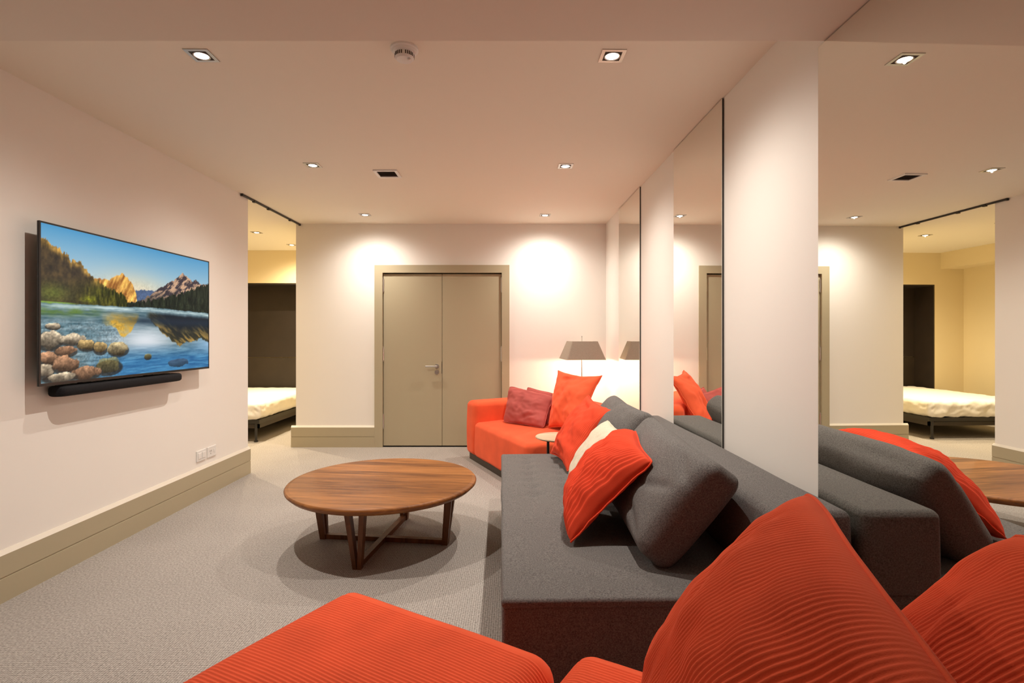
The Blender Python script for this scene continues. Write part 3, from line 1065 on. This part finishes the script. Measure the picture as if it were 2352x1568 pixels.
for (fx_, fy_) in ((x_in + 0.12, Y0 + 0.12), (x_out - 0.12, Y0 + 0.12), (x_in + 0.12, Y1 - 0.12), (x_out - 0.12, Y1 - 0.12)):
    f = bmesh.new()
    tube(f, (fx_, fy_, 0.0), (fx_, fy_, 0.06), 0.03, n=16)
    bm_obj('foot', f, M['plinth'], gs)


def W(d, l, z):
    return wallp(d, l, z)


bc, bcs = box_cushion('back_cushion', W(0.56, 1.99, 0.45), W(0.59, 2.93, 0.45), W(0.865, 2.93, 0.835), W(0.845, 1.93, 0.80), 0.20, M['grey'], 0.055, 0.035, 2.0,
                      creases=((-0.6, 0.0, 2.4, 0.3, 0.014, 0.07), (-0.75, 0.6, 0.9, 0.25, 0.014, 0.07), (-0.6, -0.7, 0.6, 0.3, 0.014, 0.08)))
bcs.free()
tag(bc, 'big grey back cushion on the daybed behind the ribbed red cushion', 'cushion', 'grey back cushions on the daybed')
bc, bcs = box_cushion('back_cushion', W(0.62, 2.99, 0.45), W(0.62, 3.90, 0.45), W(0.87, 3.92, 0.845), W(0.865, 2.97, 0.845), 0.20, M['grey'], 0.055, 0.035, 5.0,
                      creases=((0.1, 0.8, 1.4, 0.3, 0.014, 0.09), (-0.5, 0.9, 1.2, 0.3, 0.014, 0.09)))
bcs.free()
tag(bc, 'grey back cushion at the far end of the daybed, behind the fine-ribbed red cushion', 'cushion', 'grey back cushions on the daybed')
tag(pillow('ribbed_cushion', W(0.28, 2.20, 0.44), W(0.36, 2.72, 0.44), W(0.70, 2.74, 0.82), W(0.645, 2.24, 0.775), 0.155, M['red'], 190, 60, rib=0.0034, period=0.0165, back=0.12,
           pinch=0.09, wr=0.010, seed=3.0, rnd=0.08, q=0.42, creases=((-0.35, -0.05, 1.15, 0.55, 0.028, 0.06), (0.55, 0.55, 0.3, 0.3, 0.02, 0.08))),
    'bright red wide-ribbed corduroy cushion leaning on the grey daybed cushion', 'cushion')
tag(pillow('cream_cushion', W(0.375, 2.78, 0.44), W(0.42, 3.26, 0.44), W(0.655, 3.26, 0.79), W(0.64, 2.80, 0.79), 0.08, M['cream'], 40, 40, pinch=0.05, back=0.4, seed=7.0),
    'cream wool cushion squeezed between two red cushions on the daybed', 'cushion')
tag(pillow('red_cushion', W(0.42, 3.36, 0.44), W(0.36, 3.88, 0.44), W(0.655, 3.98, 0.86), W(0.735, 3.47, 0.82), 0.095, M['red'], 170, 50, rib=0.0014, period=0.0105, back=0.1,
           pinch=0.12, wr=0.010, seed=9.0, rnd=0.03, creases=((0.2, 0.75, 0.2, 0.4, 0.02, 0.1), (0.0, -0.75, 0.1, 0.5, 0.012, 0.07))),
    'fine-ribbed red cushion leaning at the far end of the grey daybed', 'cushion')

# ================================================================== ORANGE SOFA IN THE CORNER
P0 = Vector((-0.50, 5.62, 0))
SA = math.atan2(0.42, 0.907)
NV, UV = Vector((math.cos(SA), math.sin(SA), 0)), Vector((math.sin(SA), -math.cos(SA), 0))
os_ = empty('corner_sofa', P0, SA)
tag(os_, 'orange velvet sofa with one square arm, standing in the corner by the door', 'sofa')
SL, SD = 1.45, 0.92
bm_obj('plinth', boxes((0.03, SD - 0.03, -SL + 0.03, -0.03, 0, 0.07)), M['plinth'], os_)
bm_obj('arm', roundbox(0, SD, -0.235, 0, 0.06, 0.62, 0.055, (10, 6, 8), puff_fn(0.008, 0.006, seed=2)), M['orange'], os_, smooth=True)
bm_obj('seat', roundbox(0.0, SD - 0.2, -SL, -0.23, 0.06, 0.42, 0.05, (12, 16, 6), puff_fn(0.02, 0.006, seed=4, wob=0.008)), M['orange'], os_, smooth=True)
bm_obj('backrest', roundbox(SD - 0.235, SD, -SL, -0.06, 0.065, 0.68, 0.055, (6, 16, 8), puff_fn(0.008, 0.006, seed=6)), M['orange'], os_, smooth=True)

fd = (-0.8, -0.5, 0.4)
tag(pillow('large_orange_cushion', (0.33, 4.94, 0.44), (0.56, 4.52, 0.44), (0.81, 4.76, 0.945), (0.455, 5.32, 0.955), 0.11, M['orange'], 60, 60, back=0.45, pinch=0.14, wr=0.012, seed=4.0, rnd=0.02,
           front_dir=fd, creases=((-0.15, 0.72, 0.3, 0.35, 0.03, 0.12), (0.2, -0.2, 1.2, 0.5, 0.01, 0.1))),
    'large orange cushion with pointed corners on the corner sofa, below the lamp', 'cushion')
tag(pillow('dusty_red_cushion', (-0.10, 5.26, 0.44), (0.29, 4.90, 0.44), (0.40, 5.14, 0.715), (-0.04, 5.46, 0.785), 0.075, M['mauve'], 50, 44, pinch=0.05, wr=0.012, seed=6.0,
           front_dir=fd, creases=((0.3, -0.6, 0.5, 0.3, 0.016, 0.08), (-0.2, 0.0, 1.3, 0.5, 0.012, 0.08))),
    'dusty red velvet cushion resting near the arm of the orange sofa', 'cushion')
tag(pillow('dusty_red_cushion', (0.10, 5.42, 0.44), (0.34, 5.08, 0.44), (0.40, 5.23, 0.735), (0.15, 5.56, 0.765), 0.06, M['mauve'], 30, 30, pinch=0.06, seed=8.0, front_dir=fd),
    'mostly hidden dusty red cushion behind the other one on the orange sofa', 'cushion')

# ================================================================== SIDE TABLE
stb = empty('side_table', (0.276, 4.13, 0))
tag(stb, 'small round side table with pale top on thin black leg, between the sofas', 'side table')
bm_obj('table_top', lathe([(0, 0.517), (0.170, 0.517), (0.175, 0.512), (0.172, 0.505), (0, 0.505)], 48, 0.075, 0.0), M['oak'], stb)
bm_obj('support_plate', lathe([(0, 0.505), (0.155, 0.505), (0.155, 0.498), (0, 0.498)], 40, 0.075, 0.0), M['blackmetal'], stb)
lb = bmesh.new()
tube(lb, (0, 0, 0.008), (0, 0, 0.500), 0.011, n=14)
bm_obj('leg', lb, M['blackmetal'], stb)
bm_obj('base_plate', lathe([(0, 0), (0.09, 0), (0.09, 0.008), (0, 0.010)], 40, 0.03, 0.0), M['blackmetal'], stb)

# ================================================================== FLOOR LAMP
lp = empty('floor_lamp', (0.755, 5.76, 0), math.radians(6))
tag(lp, 'floor lamp with tapered taupe shade on thin steel pole behind the orange sofa', 'floor lamp')
bm_obj('base', lathe([(0, 0), (0.13, 0), (0.13, 0.012), (0.02, 0.02), (0, 0.02)], 40), M['chrome'], lp)
pb = bmesh.new()
tube(pb, (0, 0, 0.015), (0, 0, 1.10), 0.008, n=14)
tube(pb, (0, 0, 1.24), (0, 0, 1.285), 0.004, n=10)
tube(pb, (0, 0, 1.10), (0, 0, 1.25), 0.004, n=10)
bm_obj('pole', pb, M['chrome'], lp)
B0, B1, Z0_, Z1_ = 0.214, 0.142, 1.047, 1.242


def sq(hs, z):
    pts_ = []
    r = hs * 0.08
    for (cx, cy, a0) in ((hs - r, hs - r, 0), (-hs + r, hs - r, PI / 2), (-hs + r, -hs + r, PI), (hs - r, -hs + r, 3 * PI / 2)):
        for k in range(4):
            a = a0 + k / 3 * PI / 2
            pts_.append((cx + r * math.cos(a), cy + r * math.sin(a), z))
    return pts_


def ringed(loops, closed_first=False):
    bm = bmesh.new()
    rs = [[bm.verts.new(p) for p in l] for l in loops]
    for a, b in zip(rs[:-1], rs[1:]):
        for k in range(len(a)):
            k2 = (k + 1) % len(a)
            bm.faces.new((a[k], a[k2], b[k2], b[k]))
    return bm


shade = bm_obj('lamp_shade', ringed([sq(B0 - 0.002, Z0_), sq(B0, Z0_), sq(B1, Z1_), sq(B1 - 0.002, Z1_)]), M['shade'], lp)
bm_obj('shade_lining', ringed([sq(B0 - 0.003, Z0_), sq(B1 - 0.003, Z1_ - 0.001)]), M['shade_in'], shade)
bm_obj('added_light_stop', boxes((-B1 + 0.004, B1 - 0.004, -B1 + 0.004, B1 - 0.004, Z1_ - 0.012, Z1_ - 0.010)), M['shade_in'], shade)  # added opaque cover that holds back the lamp's upward light
fin = bmesh.new()
tube(fin, (0, 0, 1.285), (0, 0, 1.300), 0.008, 0.004, n=12)
bm_obj('finial', fin, M['chrome'], lp)
bm_obj('bulb', lathe([(0, 1.060), (0.02, 1.064), (0.029, 1.082), (0.024, 1.105), (0.013, 1.13), (0.013, 1.15), (0, 1.15)], 20), emit('bulb_glow', (1.0, 0.80, 0.55), 25.0), lp, smooth=True)
ld = bpy.data.lights.new('lamp_light', 'POINT')
ld.energy = LAMP_W
ld.color = (1.0, 0.82, 0.60)
ld.shadow_soft_size = 0.03
lo = bpy.data.objects.new('lamp_light', ld)
lo.location = (0.055, 0, 1.075)
lo.parent = lp
COL.objects.link(lo)

# ================================================================== BED IN THE OTHER ROOM
cab = empty('wall_bed_cabinet', ((NX0 + NX1) / 2, YB, 0))
tag(cab, 'dark brown wall-bed cabinet recess behind the white bed', 'cabinet')
cw = (NX1 - NX0) / 2
bm_obj('back_panel', boxes((-cw + 0.02, cw - 0.02, 0.385, 0.41, 0.955, NTOP - 0.02)), M['darkwood'], cab)
bm_obj('lower_panel', boxes((-cw + 0.02, cw - 0.02, 0.375, 0.41, 0.0, 0.945)), M['darkwood2'], cab)
for s in (-1, 1):
    bm_obj('side_panel', boxes((s * cw - (0.02 if s > 0 else 0), s * cw + (0.02 if s < 0 else 0), 0.0, 0.41, 0, NTOP)), M['darkwood'], cab)
bm_obj('top_panel', boxes((-cw + 0.02, cw - 0.02, 0.0, 0.41, NTOP - 0.02, NTOP)), M['darkwood'], cab)

BX0, BX1, BY0, BY1 = -4.52, -3.09, 6.42, 8.42
bed = empty('bed', ((BX0 + BX1) / 2, BY0, 0))
tag(bed, 'white-covered bed on a black metal frame in the next room', 'bed')
bx = (BX1 - BX0) / 2
bl = BY1 - BY0


def bed_fn(w, nr, h):
    out = w.copy()
    if nr.z > 0.3:
        out.z += 0.014 * (1 - (w.x / h[0]) ** 4) * (1 - (w.y / h[1]) ** 4)
    edge = max(0.0, 1 - (w.y + h[1]) / 0.35) + max(0.0, 1 - (h[0] - abs(w.x)) / 0.2) * 0.4
    k = noise.noise(Vector((w.x * 9, w.y * 9, w.z * 9))) + 0.6 * noise.noise(Vector((w.x * 22 + w.z * 12, w.y * 22, w.z * 20)))
    out += nr * (0.004 + 0.016 * min(1, edge)) * k
    return out


bm_obj('mattress', roundbox(-bx, bx, 0, bl, 0.275, 0.475, 0.055, (60, 60, 8), bed_fn), M['linen'], bed, smooth=True)
bm_obj('upper_frame', boxes((-bx + 0.01, bx - 0.01, 0.02, bl - 0.02, 0.225, 0.272)), M['blackmetal'], bed)
bm_obj('lower_frame', boxes((-bx + 0.03, bx - 0.03, 0.05, 0.075, 0.165, 0.215), (bx - 0.05, bx - 0.03, 0.05, bl - 0.05, 0.165, 0.215),
                            (-bx + 0.03, -bx + 0.05, 0.05, bl - 0.05, 0.165, 0.215), (-bx + 0.03, bx - 0.03, 0.06, bl - 0.05, 0.215, 0.226)), M['darkwood2'], bed)
for (lx, ly) in ((-bx + 0.06, 0.04), (bx - 0.06, 0.04), (-bx + 0.06, 1.5), (bx - 0.06, 1.5)):
    lg = bmesh.new()
    tube(lg, (lx, ly, 0.0), (lx, ly, 0.26), 0.014, 0.018, n=12)
    tube(lg, (lx, ly, 0.0), (lx, ly, 0.02), 0.024, n=12)
    bm_obj('leg', lg, M['blackmetal'], bed)

# ================================================================== FOREGROUND ORANGE OTTOMAN AND SOFA
FA = math.atan2(-0.5, 0.866)                 # local x runs along the ribs
bdir, adir = Vector((math.cos(FA), math.sin(FA), 0)), Vector((math.sin(FA), -math.cos(FA), 0))
A0 = Vector((-0.585, 1.895, 0))
ot = empty('ottoman', A0, FA)
tag(ot, 'orange ribbed corduroy ottoman in front of the orange corduroy sofa', 'ottoman')
bm_obj('seat', roundbox(0, 0.835, -0.95, 0.008, 0.07, 0.42, 0.078, (14, 520, 5), puff_fn(0.016, 0.006, rib=0.0014, period=0.0115, seed=12, wob=0.006)), M['orange'], ot, smooth=True)
bm_obj('plinth', boxes((0.04, 0.785, -0.91, -0.04, 0, 0.075)), M['plinth'], ot)

S0 = A0 + bdir * 0.862 - adir * 0.075
fs = empty('corduroy_sofa', S0, FA)
tag(fs, 'orange ribbed corduroy sofa beside the ottoman, two large cushions leaning on it', 'sofa')
bm_obj('seat', roundbox(0, 0.855, -1.15, 0, 0.07, 0.415, 0.06, (12, 620, 5), puff_fn(0.014, 0.006, rib=0.0014, period=0.0115, seed=22, wob=0.006)), M['orange'], fs, smooth=True)
bm_obj('backrest', roundbox(0.86, 1.05, -1.15, -0.02, 0.07, 0.66, 0.055, (6, 16, 8), puff_fn(0.006, 0.004, seed=24)), M['orange'], fs, smooth=True)
bm_obj('plinth', boxes((0.04, 0.99, -1.11, -0.04, 0, 0.075)), M['plinth'], fs)

fd2 = (-0.8, 0.1, 0.5)
wd = Vector((-0.33, -0.944, 0)).normalized()
bf_ = Vector((0.375, 1.345, 0.43))
tf_ = Vector((0.685, 1.215, 0.965))
tag(pillow('corduroy_cushion', bf_ + wd * 0.80, bf_, tf_, tf_ + wd * 0.86, 0.138, M['orange'], 420, 64, rib=0.0018, period=0.0118, power=2.2, q=0.55,
           pinch=0.04, wr=0.008, seed=11.0, rnd=0.14, front_dir=fd2, creases=((0.30, 0.35, 1.2, 0.35, 0.007, 0.06), (0.52, 0.5, 1.35, 0.3, 0.006, 0.05))),
    'large orange wide-ribbed cushion leaning in front on the corduroy sofa', 'cushion', 'large corduroy cushions on the corduroy sofa')
bf2 = Vector((0.66, 1.22, 0.43))
tf2 = Vector((1.02, 1.06, 0.93))
tag(pillow('corduroy_cushion', bf2 + wd * 0.66, bf2, tf2, tf2 + wd * 0.66, 0.10, M['orange'], 330, 60, rib=0.0018, period=0.0118, power=2.2, q=0.55,
           pinch=0.04, wr=0.008, seed=14.0, rnd=0.16, back=0.5, front_dir=fd2, creases=((0.3, 0.2, 1.3, 0.3, 0.005, 0.06),)),
    'orange ribbed cushion behind the front one, against the mirror on the corduroy sofa', 'cushion', 'large corduroy cushions on the corduroy sofa')
